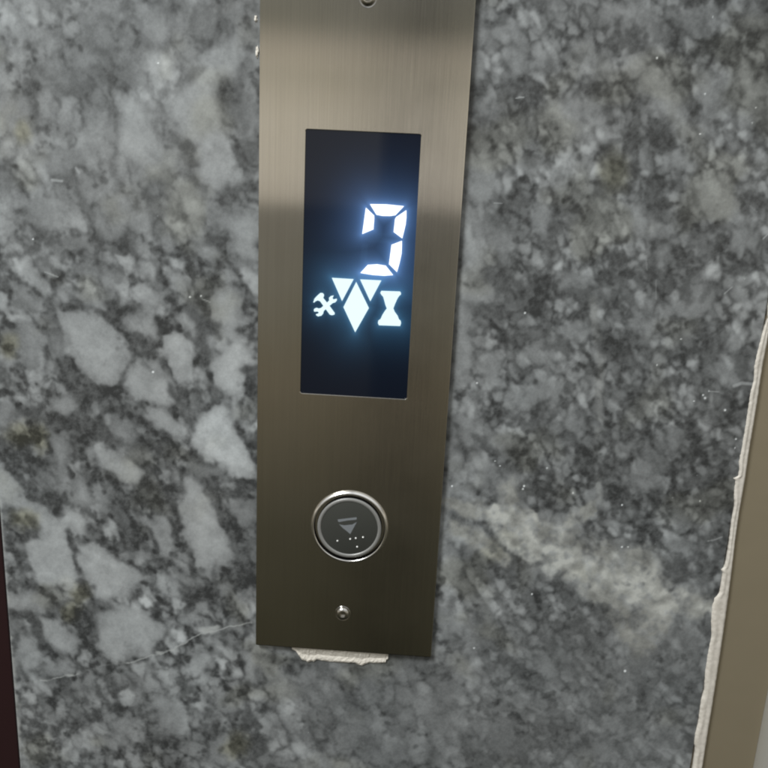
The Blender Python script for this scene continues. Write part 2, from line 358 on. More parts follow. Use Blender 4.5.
def build_wall():
    x0, x1 = -0.2342, 0.1745
    za, zb = -0.62, 0.42
    xs = np.concatenate([np.linspace(x0, x1, 880)])
    zd = np.linspace(-0.386, 0.088, 900)
    zs = np.concatenate([np.linspace(za, -0.39, 60), zd, np.linspace(0.092, zb, 80)])
    X, Z = np.meshgrid(xs, zs)
    u, v = to_px(X, Z)                       # stone pattern is laid out on the slab itself; u, v only name places on it
    xm, zm = X*1000*1.9, -Z*1000*1.9         # a plain stone scale for the noise
    wx = (fbm(xm, zm, 34, 1, 3)-.5)*11+(fbm(xm, zm, 9, 5, 3)-.5)*7
    wz = (fbm(xm, zm, 34, 21, 3)-.5)*11+(fbm(xm, zm, 9, 25, 3)-.5)*7
    U, V = u+wx, v+wz
    right = sstep(430, 500, u)
    # groundmass: soft pale grains drawn out down to the right, parted by a broken dark network
    ca, sa = cos(radians(58)), sin(radians(58))
    al = (xm*ca+zm*sa); ac = (-xm*sa+zm*ca)
    hx = (fbm(xm, zm, 7, 301, 3, .6)-.5); hz_ = (fbm(xm, zm, 7, 311, 3, .6)-.5)
    def network(size, seed, amp):
        f1, f2, val = cells(al*.66+wx*amp+hx*size*.34, ac+wz*amp+hz_*size*.34, size, seed)
        return f2-f1, val
    eL, vL = network(27, 3, 1.2); eM, vM = network(17, 9, 1.0); eS, vS = network(9.5, 15, .8)
    e1 = eL*(1-right)+eM*right; v1 = vL*(1-right)+vM*right
    e2 = eM*(1-right)+eS*right; v2 = vM*(1-right)+vS*right
    cl = fbm(xm, zm, 46, 40, 5, .55); cm = fbm(xm+wx, zm+wz, 15, 60, 4, .6)
    cs = fbm(xm+wx*.6, (zm+wz*.6)*.75+xm*.2, 24, 200, 3, .5)
    md1 = sstep(.36, .62, fbm(xm, zm, 30, 77, 4, .6)); md2 = sstep(.40, .66, fbm(xm, zm, 22, 79, 4, .6))
    crisp = sstep(300, 240, u)*sstep(210, 290, v)*(1-.45*sstep(640, 720, v))           # how sharply the grains part here
    crisp = np.maximum(crisp, .55*right*sstep(620, 520, v)*sstep(440, 520, u)); crisp = np.clip(crisp+.30*(cl-.4), .18, 1)
    tone = .585+(cl-.5)*.36+(cs-.5)*.28+(cm-.5)*.26+(v1-.5)*.22+(v2-.5)*.14
    tone -= (1-sstep(.02, .36, e1))*(.06+.27*md1)*(.35+.65*crisp)
    tone -= (1-sstep(.02, .42, e2))*(.03+.20*md2)*(.30+.70*crisp)
    fl = fbm(xm, zm, 9.5, 330, 3, .42)
    tone -= sstep(.52, .70, fl)*(1-sstep(.05, .5, e1))*(.10+.42*md1)*crisp      # near black flecks in the seams
    tone -= sstep(.55, .74, fl)*md2*.16*crisp
    tone -= .025*right
    tone += .02+.10*sstep(.2, .7, e1)*sstep(.45, .8, v1)+.15*sstep(.12, .55, e2)*sstep(.35, .7, v2)
    crk = (1-sstep(.0, .13, e2))*sstep(.42, .58, fbm(xm, zm, 18, 501, 3))+(1-sstep(.0, .10, e1))*sstep(.45, .6, fbm(xm, zm, 25, 511, 3))
    tone += .035*(1-right)*crisp
    tone -= crk*(.18+.12*crisp)
    tone -= sstep(.60, .70, fbm(xm, zm, 6.5, 521, 3, .55))*sstep(.50, .62, fbm(xm, zm, 28, 531, 2))*.34
    grain = (fbm(xm, zm, 3.0, 90, 3, .7)-.5)
    for a, t in P:
        q = np.array(a); bx = (u > q[:, 0].min()-14) & (u < q[:, 0].max()+14) & (v > q[:, 1].min()-14) & (v < q[:, 1].max()+14)
        if not bx.any(): continue
        soft = q[:, 0].mean() > 430 or q[:, 1].mean() < 255 or q[:, 1].mean() > 640
        d = d_poly(U[bx]*.6+u[bx]*.4, V[bx]*.6+v[bx]*.4, a)
        d = d+hx[bx]*3.5
        s = (7.5 if soft else 3.2)*(.4+1.3*cs[bx])
        k = sstep(-s, s, d)*(.80 if soft else .93)
        rim = (1-sstep(0, 4.5, np.abs(d+3.5)))*(.0 if soft else .20)*sstep(.40, .65, fbm(u[bx], v[bx], 18, 171, 3))   # dark rind around the clast
        inside = t*.96-.10+.13*sstep(0, 11, d)+(cm[bx]-.5)*.30+(cl[bx]-.5)*.12+(fl[bx]-.5)*.14
        tone[bx] = tone[bx]*(1-k)+inside*k-rim
    for cx, cy, rx, ry, an, t in E:
        r = max(rx, ry)*1.9+6; bx = (abs(u-cx) < r) & (abs(v-cy) < r)
        if not bx.any(): continue
        a = radians(an); dx = U[bx]-cx; dy = V[bx]-cy
        e = np.hypot((dx*cos(a)+dy*sin(a))/rx, (-dx*sin(a)+dy*cos(a))/ry)
        k = (1-sstep(.55, 1.35, e))*.72; tone[bx] = tone[bx]*(1-k)+(t+(cm[bx]-.5)*.28)*k
    for a, w, t in D:
        q = np.array(a); bx = (u > q[:, 0].min()-20) & (u < q[:, 0].max()+20) & (v > q[:, 1].min()-20) & (v < q[:, 1].max()+20)
        if not bx.any(): continue
        d = d_seg(U[bx]*.75+u[bx]*.25, V[bx]*.75+v[bx]*.25, a); ww = w*(.32+.55*cm[bx])
        k = (1-sstep(ww*.1, ww*1.35+2.0, d))*np.clip(.25+1.15*cm[bx], 0, .95)*(.55 if q[:, 0].mean() > 430 or q[:, 1].mean() < 250 or q[:, 1].mean() > 640 else .9)*sstep(.25, .55, fbm(u[bx], v[bx], 13, 177, 3)); tone[bx] = tone[bx]*(1-k)+(t+(cm[bx]-.5)*.1)*k
    for cx, cy, rx, ry, t in K:
        r = max(rx, ry)*2+6; bx = (abs(u-cx) < r) & (abs(v-cy) < r)
        if not bx.any(): continue
        e = np.hypot((u[bx]+wx[bx]*1.6-cx)/rx, (v[bx]+wz[bx]*1.6-cy)/ry)+(cm[bx]-.5)*2.2+hx[bx]*3.2
        k = (1-sstep(.20, 1.5, e))*.66; tone[bx] = tone[bx]*(1-k)+t*k
    cream = np.zeros_like(tone)
    for a, w, t in CREAM:
        d = d_seg(U, V, a); ww = w*(.75+1.2*cm)
        k = (1-sstep(ww*.25, ww*1.5, d))*(.45+.75*sstep(.3, .62, fbm(xm, zm, 8, 101, 4, .65))); k = np.clip(k, 0, .95)
        tone = tone*(1-k*.85)+(t*1.20+(fl-.5)*.9)*k*.85; cream = np.maximum(cream, k)
    d = d_seg(U*.5+u*.5, V*.3+v*.7, [(594, 300), (600, 350), (600, 400), (596, 450), (602, 560)])
    k = (1-sstep(1, 7, d))*.40*sstep(.25, .6, cm); tone = tone*(1-k)+.85*k; cream = np.maximum(cream, k*.8)
    calm = .32*sstep(590, 650, v)*sstep(280, 330, u)+.15*sstep(250, 200, v)*sstep(280, 240, u)
    tone = .515+(tone-.49)*1.15*(1-calm)
    def blur(a, sg):                       # stone is translucent: grain edges are never razor sharp
        r_ = int(sg*3)+1; w = np.exp(-.5*(np.arange(-r_, r_+1)/sg)**2); w /= w.sum()
        p = np.pad(a, ((r_, r_), (0, 0)), 'edge'); a = sum(w[i]*p[i:i+a.shape[0]] for i in range(2*r_+1))
        p = np.pad(a, ((0, 0), (r_, r_)), 'edge'); return sum(w[i]*p[:, i:i+a.shape[1]] for i in range(2*r_+1))
    tone = .5*blur(tone, .7)+.5*blur(tone, 1.4)
    tone = np.where(tone < .30, .30*np.exp((np.minimum(tone, .30)-.30)/.30), tone)*1.03-.04       # soft toe
    dk = 1-sstep(.12, .42, tone); mica = fbm(xm, zm, 4.2, 401, 4, .7)
    tone += grain*.17+dk*((mica-.5)*.55+.03)+(fbm(xm, zm, 2.2, 411, 2)-.5)*.06*(1-dk)
    tone = np.clip(tone, -.02, 1.2)
    # thin calcite vein, specks and scratches
    d = d_seg(U*.5+u*.5, V*.38+v*.62+2.2*hx, VEIN[0])
    br = sstep(.30, .6, fbm(xm, zm, 14, 120, 3))
    k = (1-sstep(VEIN[1]*.4, VEIN[1]*1.6, d))*(.08+.50*br); tone = tone*(1-k)+1.15*k; cream = np.maximum(cream, k*.5)
    for cx, cy, rx, ry in ((159, 653, 5, 2), (208, 630, 12, 4), (215, 627, 6, 2), (70, 676, 6, 1.5)):
        e = np.hypot((U*.4+u*.6-cx)/rx, (V*.4+v*.6-cy)/ry); k = (1-sstep(.3, 1.2, e))*.7; tone = tone*(1-k)+1.15*k; cream = np.maximum(cream, k*.5)
    for cx, cy, r in SPECK:
        k = 1-sstep(r*.35, r*1.0, np.hypot(u-cx, v-cy)); tone = tone+(1.7-tone)*k
    for a, w, t in SCR:
        k = (1-sstep(w*.4, w*1.2, d_seg(u, v, a)))*.55; tone = tone+(t*1.25-tone)*k
    rs = np.random.RandomState(4)
    for i in range(60):                     # dust and crystal glints all over the slab
        cx, cy = rs.uniform(x0, x1), rs.uniform(za, zb); r = rs.uniform(.00022, .00045); t = rs.uniform(.7, 1.2)
        bx = (abs(X-cx) < .002) & (abs(Z-cy) < .002)
        if bx.any(): k = 1-sstep(r*.4, r*1.2, np.hypot(X[bx]-cx, Z[bx]-cy)); tone[bx] = tone[bx]+(t-tone[bx])*k*.7
    olive = np.zeros_like(tone)
    for cx, cy, rx, ry in OLIVE:
        e = np.hypot((U-cx)/rx, (V-cy)/ry); olive = np.maximum(olive, 1-sstep(.4, 1.6, e))
    olive = np.maximum(olive, .35*sstep(.6, .8, fbm(xm, zm, 60, 140, 3)))
    blue = .72+.35*(fbm(xm, zm, 90, 150, 2)-.5)*2
    # pale chipped arris down both cut edges
    ch = fbm(X*0+3.3, zm, 12, 160, 4, .6)
    eL = 1-sstep(.0006, .0011+.0022*sstep(.35, .75, ch), X-x0)
    k = eL*(.25+.6*sstep(.35, .7, ch)); tone = tone*(1-k)+.95*k; cream = np.maximum(cream, k*.6)
    # geometry: gently rounded cut edges
    Y = np.zeros_like(X); r = .0009
    for dd in (X-x0, x1-X): Y += np.where(dd < r, r-np.sqrt(np.maximum(r*r-(r-dd)**2, 0)), 0)
    nz, nx = X.shape
    co = np.stack([X, Y, Z], -1).reshape(-1, 3).astype(np.float32)
    idx = np.arange(nx*nz).reshape(nz, nx)
    quads = np.stack([idx[:-1, :-1], idx[:-1, 1:], idx[1:, 1:], idx[1:, :-1]], -1).reshape(-1, 4)
    # sides and back
    nb = len(co)
    back = np.array([(x0, .02, za), (x1, .02, za), (x1, .02, zb), (x0, .02, zb)], np.float32)
    co = np.concatenate([co, back])
    b0, b1, b2, b3 = nb, nb+1, nb+2, nb+3
    polys = [list(idx[:, 0][::1])+[b3, b0], list(idx[:, -1][::-1])+[b1, b2], list(idx[0, ::-1])+[b0, b1], list(idx[-1, :])+[b2, b3], [b0, b3, b2, b1]]
    loops = np.concatenate([quads.reshape(-1)]+[np.array(p) for p in polys]).astype(np.int32)
    sizes = np.concatenate([np.full(len(quads), 4), np.array([len(p) for p in polys])]).astype(np.int32)
    starts = np.concatenate([[0], np.cumsum(sizes)[:-1]]).astype(np.int32)
    me = bpy.data.meshes.new('marble_wall')
    me.vertices.add(len(co)); me.vertices.foreach_set('co', co.reshape(-1))
    me.loops.add(len(loops)); me.loops.foreach_set('vertex_index', loops)
    me.polygons.add(len(sizes)); me.polygons.foreach_set('loop_start', starts); me.polygons.foreach_set('loop_total', sizes)
    me.update(calc_edges=True)
    for nm, arr, pad in (('tone', tone, .5), ('cream', cream, 0), ('olive', olive, 0), ('blue', blue, .5)):
        at_ = me.attributes.new(nm, 'FLOAT', 'POINT')
        at_.data.foreach_set('value', np.concatenate([arr.reshape(-1), np.full(4, pad)]).astype(np.float32))
    sm = np.zeros(len(sizes), bool); sm[:len(quads)] = True
    me.polygons.foreach_set('use_smooth', sm)
    M, n, l, b = mat('polished_marble', (.3, .3, .3), .22)
    def A(nm):
        a = N(n, 'ShaderNodeAttribute'); a.attribute_name = nm; return a.outputs['Fac']
    tc = N(n, 'ShaderNodeTexCoord')
    # fine crystalline grain added to the tone
    nz1 = N(n, 'ShaderNodeTexNoise'); nz1.inputs['Scale'].default_value = 900; nz1.inputs['Detail'].default_value = 4
    l.new(tc.outputs['Object'], nz1.inputs['Vector'])
    ma = N(n, 'ShaderNodeMath', operation='MULTIPLY_ADD'); ma.inputs[1].default_value = .16
    l.new(nz1.outputs['Fac'], ma.inputs[0]); l.new(A('tone'), ma.inputs[2])
    mb = N(n, 'ShaderNodeMath', operation='SUBTRACT'); mb.inputs[1].default_value = .08; l.new(ma.outputs[0], mb.inputs[0])
    mc = N(n, 'ShaderNodeMath', operation='MULTIPLY'); mc.inputs[1].default_value = .595; l.new(mb.outputs[0], mc.inputs[0])
    stops = [(0, .042), (.12, .078), (.21, .115), (.30, .165), (.42, .245), (.54, .335), (.62, .40), (.78, .58), (1, .85)]
    cool = ramp(n, [(p, (t*.945, t*1.0, t*1.005)) for p, t in stops]); neutral = ramp(n, [(p, (t*.975, t*1.0, t*.985)) for p, t in stops])
    l.new(mc.outputs[0], cool.inputs[0]); l.new(mc.outputs[0], neutral.inputs[0])
    def mix(fac, a_, b_, bt='MIX'):
        x = N(n, 'ShaderNodeMix', data_type='RGBA', blend_type=bt)
        l.new(fac, x.inputs[0]); l.new(a_, x.inputs[6])
        if isinstance(b_, tuple): x.inputs[7].default_value = (*b_, 1)
        else: l.new(b_, x.inputs[7])
        return x.outputs[2]
    c = mix(A('blue'), neutral.outputs[0], cool.outputs[0])
    c = mix(A('cream'), c, (1.03, 1.0, .93), 'MULTIPLY')
    c = mix(A('olive'), c, (1.02, .98, .80), 'MULTIPLY')
    l.new(c, b.inputs['Base Color'])
    b.inputs['Specular IOR Level'].default_value = .4
    rr = N(n, 'ShaderNodeTexNoise'); rr.inputs['Scale'].default_value = 60; rr.inputs['Detail'].default_value = 6
    l.new(tc.outputs['Object'], rr.inputs['Vector'])
    mr = N(n, 'ShaderNodeMapRange'); mr.inputs[3].default_value = .16; mr.inputs[4].default_value = .36
    l.new(rr.outputs['Fac'], mr.inputs[0]); l.new(mr.outputs[0], b.inputs['Roughness'])
    o = link('marble_wall', me, None, M)
    tag(o, 'polished grey marble slab with pale clasts, dark seams and a cream streak behind the lift panel', 'wall')
    return o
build_wall()

# backing wall behind the slab, seen only past its edges
M_BACK, n_, l_, b_ = mat('rough_render', (.16, .15, .13), .8)
noise_bump(n_, l_, b_, 200, .5, .001)

# ------------------------------------------------------------------ left dark door frame
M_DARK, n_, l_, b_ = mat('dark_red_paint', (.022, .009, .010), .30)
noise_bump(n_, l_, b_, 300, .1, .0005)
lf = box('door_frame', -0.330, -0.2350, 0.0015, 0.05, -0.62, 0.42, M_DARK, bev=.001)
tag(lf, 'dark maroon door frame along the lower left edge of the marble', 'frame')

# ------------------------------------------------------------------ right: metal frame and mortar bead
M_FR, n_, l_, b_ = mat('olive_brown_frame_metal', (.345, .295, .205), .38, .45)
noise_bump(n_, l_, b_, 40, .15, .002, 2)
M_FR2, n_, l_, b_ = mat('grey_frame_return', (.34, .33, .295), .45, .1)
noise_bump(n_, l_, b_, 60, .1, .002, 2)
fr = bpy.data.objects.new('lift_door_frame', None); C.objects.link(fr); fr.location = (.19, .002, -.25)
tag(fr, 'olive brown metal frame to the right of the marble and its mortar bead', 'frame')
xr, _ = at(760.5, 728, .002)
def strip_prof(name, prof, z0, z1, M, parent):
    n = len(prof); v = [(x, y, z0) for x, y in prof]+[(x, y, z1) for x, y in prof]
    f = [(i, (i+1) % n, (i+1) % n+n, i+n) for i in range(n)]+[tuple(range(n)), tuple(range(2*n-1, n-1, -1))]
    o = link(name, mesh(name, v, f), parent, M)
    o.matrix_parent_inverse = Matrix.Translation(-Vector(parent.location)) if parent else Matrix()
    return o
strip_prof('fascia', [(.1752, .002), (xr, .002), (xr, .03), (.1752, .03)], -.62, .42, M_FR, fr)
cv = [(xr+.0001, .0018)]+[(xr+.0001+.018*(1-cos(a)), .0018-.018*sin(a)) for a in [radians(t) for t in range(6, 96, 6)]]
strip_prof('rounded_return', cv+[(xr+.06, -.0162), (xr+.06, .03), (xr+.0001, .03)], -.62, .42, M_FR2, fr)

M_MORT, n_, l_, b_ = mat('pale_mortar', (.56, .53, .47), .85)
nz_ = noise_bump(n_, l_, b_, 350, .5, .0004, 5)
r_ = ramp(n_, [(.3, (.56, .52, .45)), (.6, (.70, .655, .58))]); l_.new(nz_.outputs['Fac'], r_.inputs[0]); l_.new(r_.outputs[0], b_.inputs['Base Color'])
LE = [(768.5,318),(765,326),(762,334),(757,352),(754,366),(753.5,380),(750,393),(747.5,410),(744.5,430),(741,450),(738.5,462),(739,468),(738,476),(732.5,478),(735,480),(734,487),(733.5,495),(734.5,505),(731.5,520),(729.5,540),(726.5,560),(724,567),(720.5,569),(722.5,573),(721,583),(719.5,592),(714,598),(711.5,606),(710.5,620),(711,636),(707.5,652),(704.5,672),(704.5,690),(700.5,700),(698.5,722),(694.5,734),(694,742),(695.5,750),(693,768)]
RE = [(769,328),(766.5,345),(763,362),(760,380),(758,395),(754,420),(749,450),(745,478),(739,512),(735,540),(731,575),(728,598),(722,640),(716,680),(712,706),(708,730),(702,768)]
def interp(tab, y):
    for (xa, ya), (xb, yb) in zip(tab[:-1], tab[1:]):
        if ya <= y <= yb: return xa+(xb-xa)*(y-ya)/(yb-ya)
    return tab[-1][0]+(y-tab[-1][1])*(tab[-1][0]-tab[-5][0])/(tab[-1][1]-tab[-5][1]) if y > tab[-1][1] else tab[0][0]-(y-tab[0][1])*(-.18)*-1
rows = []
y = 318.0
while y < 768: rows.append(y); y += 1.25
L3, R3 = [], []
for y in rows:
    yy = max(y, 328.0)
    L3.append(at(interp(LE, y)+.5*mnoise.noise(Vector((0, y*.35, 0))), y)); R3.append(at(interp(RE, yy)+.25*mnoise.noise(Vector((5, y*.2, 0))), y))
(xL, zL), xR = L3[-1], R3[-1][0]
for i in range(1, 150):                       # the bead runs on, above and below what the picture shows
    z = L3[-1][1]-.0008; w = .0012*(mnoise.noise(Vector((9, z*150, 0)))-mnoise.noise(Vector((9, zL*150, 0))))
    L3.append((xL-w, z)); R3.append((xR, z))
topl = []
for i in range(300):
    z = L3[0][1]+.0012*(300-i); w = .0008+.0006*mnoise.noise(Vector((2, z*150, 0)))
    topl.append((z, w))
L3 = [(.1760-w, z) for z, w in topl]+L3; R3 = [(.1764, z) for z, w in topl]+R3
v, f = [], []
K_ = 9
for i, ((xl, z), (xe, z2)) in enumerate(zip(L3, R3)):
    xe = max(xe, xl+.0004); wd = xe-xl
    for k in range(K_):
        t = k/(K_-1)
        h = min(.0011, wd*.32)*((min(1, t/.22)**.6)*(1-.45*sstep(.35, .6, t)) if t < .9 else .30)
        h *= .95+.28*mnoise.noise(Vector((t*2.5, z*90, 3)))+.10*mnoise.noise(Vector((t*6, z*700, 3)))
        zz = z+(z2-z)*t
        v.append((xl+wd*t, .0006-max(h, .0002)*1.1-(.0004 if 0 < k else 0), zz))
    v.append((xe, .0045, z2)); v.append((xl, .0045, z))
W_ = K_+2
for i in range(len(L3)-1):
    for k in range(W_):
        a, b2 = i*W_+k, i*W_+(k+1) % W_
        f.append((a, b2, b2+W_, a+W_))
f.append(tuple(range(W_))); f.append(tuple(range(len(v)-1, len(v)-1-W_, -1)))
bead = link('mortar_bead', mesh('mortar_bead', v, f), None, M_MORT, smooth=True)
tag(bead, 'ragged pale mortar bead down the right edge of the marble', 'mortar')

# ------------------------------------------------------------------ lift panel
YF = -0.003                                    # front of the plate
PX0, PX1, PZ0, PZ1 = -0.0857, 0.0166, -0.2776, 0.0975
DX0, DX1, DZ0, DZ1 = -0.0625, -0.0056, -0.1234, 0.0116
panel = bpy.data.objects.new('lift_call_panel', None); C.objects.link(panel); panel.location = (-.0345, YF, -.2776)
tag(panel, 'brushed steel lift landing panel with lit floor display and round button', 'lift panel')
OFF = Matrix.Translation(-Vector(panel.location))
def under(o): o.parent = panel; o.matrix_parent_inverse = OFF; return o

def plate():
    b = .0003
    lv = [(0, -.0014, 'o'), (0, YF+b*1.8, 'o'), (b*.5, YF+b*.5, 'o'), (b*1.8, YF, 'o'), (-b, YF, 'i'), (-b*.3, YF+b*.3, 'i'), (0, YF+b, 'i'), (0, -.0014, 'i')]
    v, f = [], []
    for ins, y, w in lv:
        if w == 'o': pts = rrect(PX0+ins, PX1-ins, PZ0+ins, PZ1-ins, .0008-ins*.5)
        else: pts = rrect(DX0+ins, DX1-ins, DZ0+ins, DZ1-ins, .0011-ins*.5)
        v += [(x, y, z) for x, z in pts]
    n = len(pts)
    for i in range(len(lv)):
        for k in range(n):
            a = i*n+k; c = i*n+(k+1) % n; j = ((i+1) % len(lv))*n
            f.append((a, c, j+(k+1) % n, j+k))
    me = mesh('face_plate', v, f); add_uv(me)
    return link('face_plate', me, None, M_STEEL)
under(plate())

# display: LCD glass, bloom round the lit cells painted into its emission
YS = YF+.0006
def zp(pts, ox, oy, s, y=YS): return [at(ox+a/s, oy+b/s, y) for a, b in pts]
DIG = [[(128,78),(270,80),(418,95),(345,172),(300,179),(235,178),(183,168)],
       [(93,108),(163,175),(164,200),(157,293),(62,333)],
       [(438,130),(438,190),(432,250),(418,310),(403,370),(330,315),(342,205),(352,188)],
       [(312,425),(400,391),(400,430),(397,500),(380,580),(358,657),(290,590)],
       [(110,596),(190,591),(262,603),(325,683),(250,689),(150,682),(46,665)]]
DIG = [zp(a, 355, 195, 8.533) for a in DIG]
GHOST = [zp(a, 355, 195, 8.533) for a in ([(100,350),(160,320),(300,330),(385,375),(300,410),(130,405),(80,385)], [(60,420),(110,420),(100,570),(40,610)])]
ARR = [zp(a, 310, 270, 7.68) for a in ([(168,60),(335,70),(246,238)], [(385,72),(548,80),(463,240)], [(355,92),(452,292),(347,478),(257,285)])]
HOUR = zp([(548,160),(690,165),(698,174),(698,188),(685,198),(672,218),(652,262),(640,295),(650,320),(672,350),(683,378),(696,390),(699,408),(692,430),(530,424),(522,408),(525,388),(542,376),(556,345),(574,316),(590,295),(580,270),(568,225),(562,205),(548,190),(540,175)], 310, 270, 7.68)
HAM = zp([(25,248),(35,220),(55,198),(80,176),(98,177),(107,188),(107,200),(101,214),(145,268),(190,330),(188,342),(168,347),(152,342),(115,292),(78,240),(60,233),(42,240),(32,250)], 310, 270, 7.68)
WRE = zp([(62,356),(46,346),(48,338),(64,334),(68,324),(56,318),(34,320),(29,308),(34,297),(50,290),(68,296),(84,292),(118,262),(148,234),(146,214),(160,200),(182,195),(178,206),(172,214),(180,226),(196,222),(206,220),(206,234),(194,248),(174,254),(140,284),(106,314),(100,336),(88,350)], 310, 270, 7.68)

def screen():
    nx, nz = 170, 380
    xs = np.linspace(DX0-.002, DX1+.002, nx); zs = np.linspace(DZ0-.002, DZ1+.002, nz)
    X, Z = np.meshgrid(xs, zs)
    def dist(shapes):
        d = np.full(X.shape, 1.0)
        for s in shapes: d = np.minimum(d, -d_poly(X, Z, s))
        return np.maximum(d, 0)
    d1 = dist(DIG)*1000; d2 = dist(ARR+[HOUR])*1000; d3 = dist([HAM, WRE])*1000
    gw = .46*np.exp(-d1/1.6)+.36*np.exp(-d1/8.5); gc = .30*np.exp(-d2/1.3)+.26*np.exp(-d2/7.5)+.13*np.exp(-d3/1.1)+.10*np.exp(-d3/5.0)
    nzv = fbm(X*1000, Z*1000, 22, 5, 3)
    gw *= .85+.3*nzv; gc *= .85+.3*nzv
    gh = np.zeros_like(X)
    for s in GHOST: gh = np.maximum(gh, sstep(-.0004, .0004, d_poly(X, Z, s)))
    co = np.stack([X, np.full_like(X, YS), Z], -1).reshape(-1, 3)
    idx = np.arange(nx*nz).reshape(nz, nx)
    q = np.stack([idx[:-1, :-1], idx[:-1, 1:], idx[1:, 1:], idx[1:, :-1]], -1).reshape(-1, 4).tolist()
    nb = len(co); x0, x1, z0, z1 = xs[0], xs[-1], zs[0], zs[-1]
    co = co.tolist()+[(x0, YS+.0015, z0), (x1, YS+.0015, z0), (x1, YS+.0015, z1), (x0, YS+.0015, z1)]
    q += [list(map(int, idx[:, 0]))+[nb+3, nb], list(map(int, idx[::-1, -1]))+[nb+1, nb+2], list(map(int, idx[0, ::-1]))+[nb, nb+1], list(map(int, idx[-1, :]))+[nb+2, nb+3], [nb, nb+3, nb+2, nb+1]]
    me = bpy.data.meshes.new('display_screen'); me.from_pydata(co, [], q); me.update()
    for nm, arr in (('bloom_white', gw), ('bloom_cyan', gc), ('ghost', gh)):
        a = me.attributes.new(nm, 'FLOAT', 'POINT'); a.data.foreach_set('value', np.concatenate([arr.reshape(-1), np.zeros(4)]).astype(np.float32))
    M, n, l, b = mat('lcd_glass', (.003, .003, .006), .03)
    b.inputs['Specular IOR Level'].default_value = .36
    def A(nm):
        a = N(n, 'ShaderNodeAttribute'); a.attribute_name = nm; return a.outputs['Fac']
    def sc(fac, col):
        x = N(n, 'ShaderNodeVectorMath', operation='SCALE'); x.inputs[0].default_value = col; l.new(fac, x.inputs['Scale']); return x.outputs[0]
    def add(a_, b_):
        x = N(n, 'ShaderNodeVectorMath', operation='ADD'); l.new(a_, x.inputs[0]); l.new(b_, x.inputs[1]); return x.outputs[0]
    e = add(sc(A('bloom_white'), (.14, .30, .66)), sc(A('bloom_cyan'), (.07, .23, .42)))
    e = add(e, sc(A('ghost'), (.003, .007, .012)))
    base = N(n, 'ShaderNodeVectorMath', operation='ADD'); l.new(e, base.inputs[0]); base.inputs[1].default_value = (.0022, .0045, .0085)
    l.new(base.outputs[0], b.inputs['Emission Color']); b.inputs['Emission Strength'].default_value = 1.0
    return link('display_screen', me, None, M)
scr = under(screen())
def sub(o): o.parent = scr; return o
TH = .00006
for s in DIG: sub(slab_poly('digit_segment', s, YS-TH, TH*.9, M_SEG, None))
ar = [sub(slab_poly('arrow_segment', s, YS-TH, TH*.9, M_ICON, None)) for s in ARR]
sub(slab_poly('hourglass_symbol', HOUR, YS-TH, TH*.9, M_ICON, None))
sub(slab_poly('hammer_symbol', HAM, YS-TH, TH*.9, M_ICON, None))
sub(slab_poly('wrench_symbol', WRE, YS-TH*1.4, TH*1.2, M_ICON, None))

# call button
BX, BZ = -.0334, -.1989
btn = bpy.data.objects.new('call_button', None); C.objects.link(btn); btn.parent = panel
btn.location = Vector((BX, YF, BZ))-Vector(panel.location)
O0 = (0, 0, 0)
lathe('bezel_ring', [(.0216, 0), (.0216, .0004), (.0213, .0013), (.0209, .0018), (.0204, .0021), (.0200, .0021), (.0197, .0018), (.01955, .0014)], M_CHROME, btn, O0, cap=False)
lathe('button_well', [(.01957, .0015), (.01945, .0012), (.0194, -.0008), (.0179, -.0009), (.01785, .0016), (.0100, .0010)], M_BLACK, btn, O0)
cap = lathe('button_cap', [(.0178, .0015), (.0178, .0018), (.0176, .0021), (.0174, .0023), (.0162, .0023), (.0159, .0021), (.0157, .0017)], M_CAPRING, btn, O0, cap=False)
M_DISC, n_, l_, b_ = mat('smoked_button_face', (.050, .052, .046), .20, 0)
b_.inputs['Specular IOR Level'].default_value = .35
noise_bump(n_, l_, b_, 400, .05, .0002)
lathe('button_face', [(.0158, .0012), (.0157, .0019), (.0154, .0020)], M_DISC, btn, O0)
yb = YF-.0020
def loc_(pts): return [(x-BX, z-BZ) for x, z in pts]
M_ARW, n_, l_, b_ = mat('grey_arrow_print', (.20, .215, .225), .4)
tri = zp([(215,292),(250,305),(300,312),(360,306),(420,300),(455,280),(488,262),(440,350),(388,446),(340,405),(270,350)], 325, 505, 15.36, yb)
bar = zp([(195,222),(340,205),(485,188),(488,215),(478,225),(340,238),(215,262),(200,250)], 325, 505, 15.36, yb)
me1 = slab_poly('arrow_mark', loc_(tri), -.00205, .00009, M_ARW, btn)
slab_poly('arrow_bar', loc_(bar), -.00205, .00009, M_ARW, btn)
M_DOT = mat('braille_pin', (.92, .92, .88), .22, .85)[0]
M_DOT.node_tree.nodes['Principled BSDF'].inputs['Metallic'].default_value = .2
for a, b2 in ((192,550),(388,522),(473,510),(585,495),(495,642)):
    x, z = at(325+a/15.36, 505+b2/15.36, yb)
    lathe('braille_dot', [(.00052, .0018), (.00050, .0022), (.00040, .00243), (.00022, .00256), (.00006, .0026)], M_DOT, btn, (x-BX, 0, z-BZ), n=24)

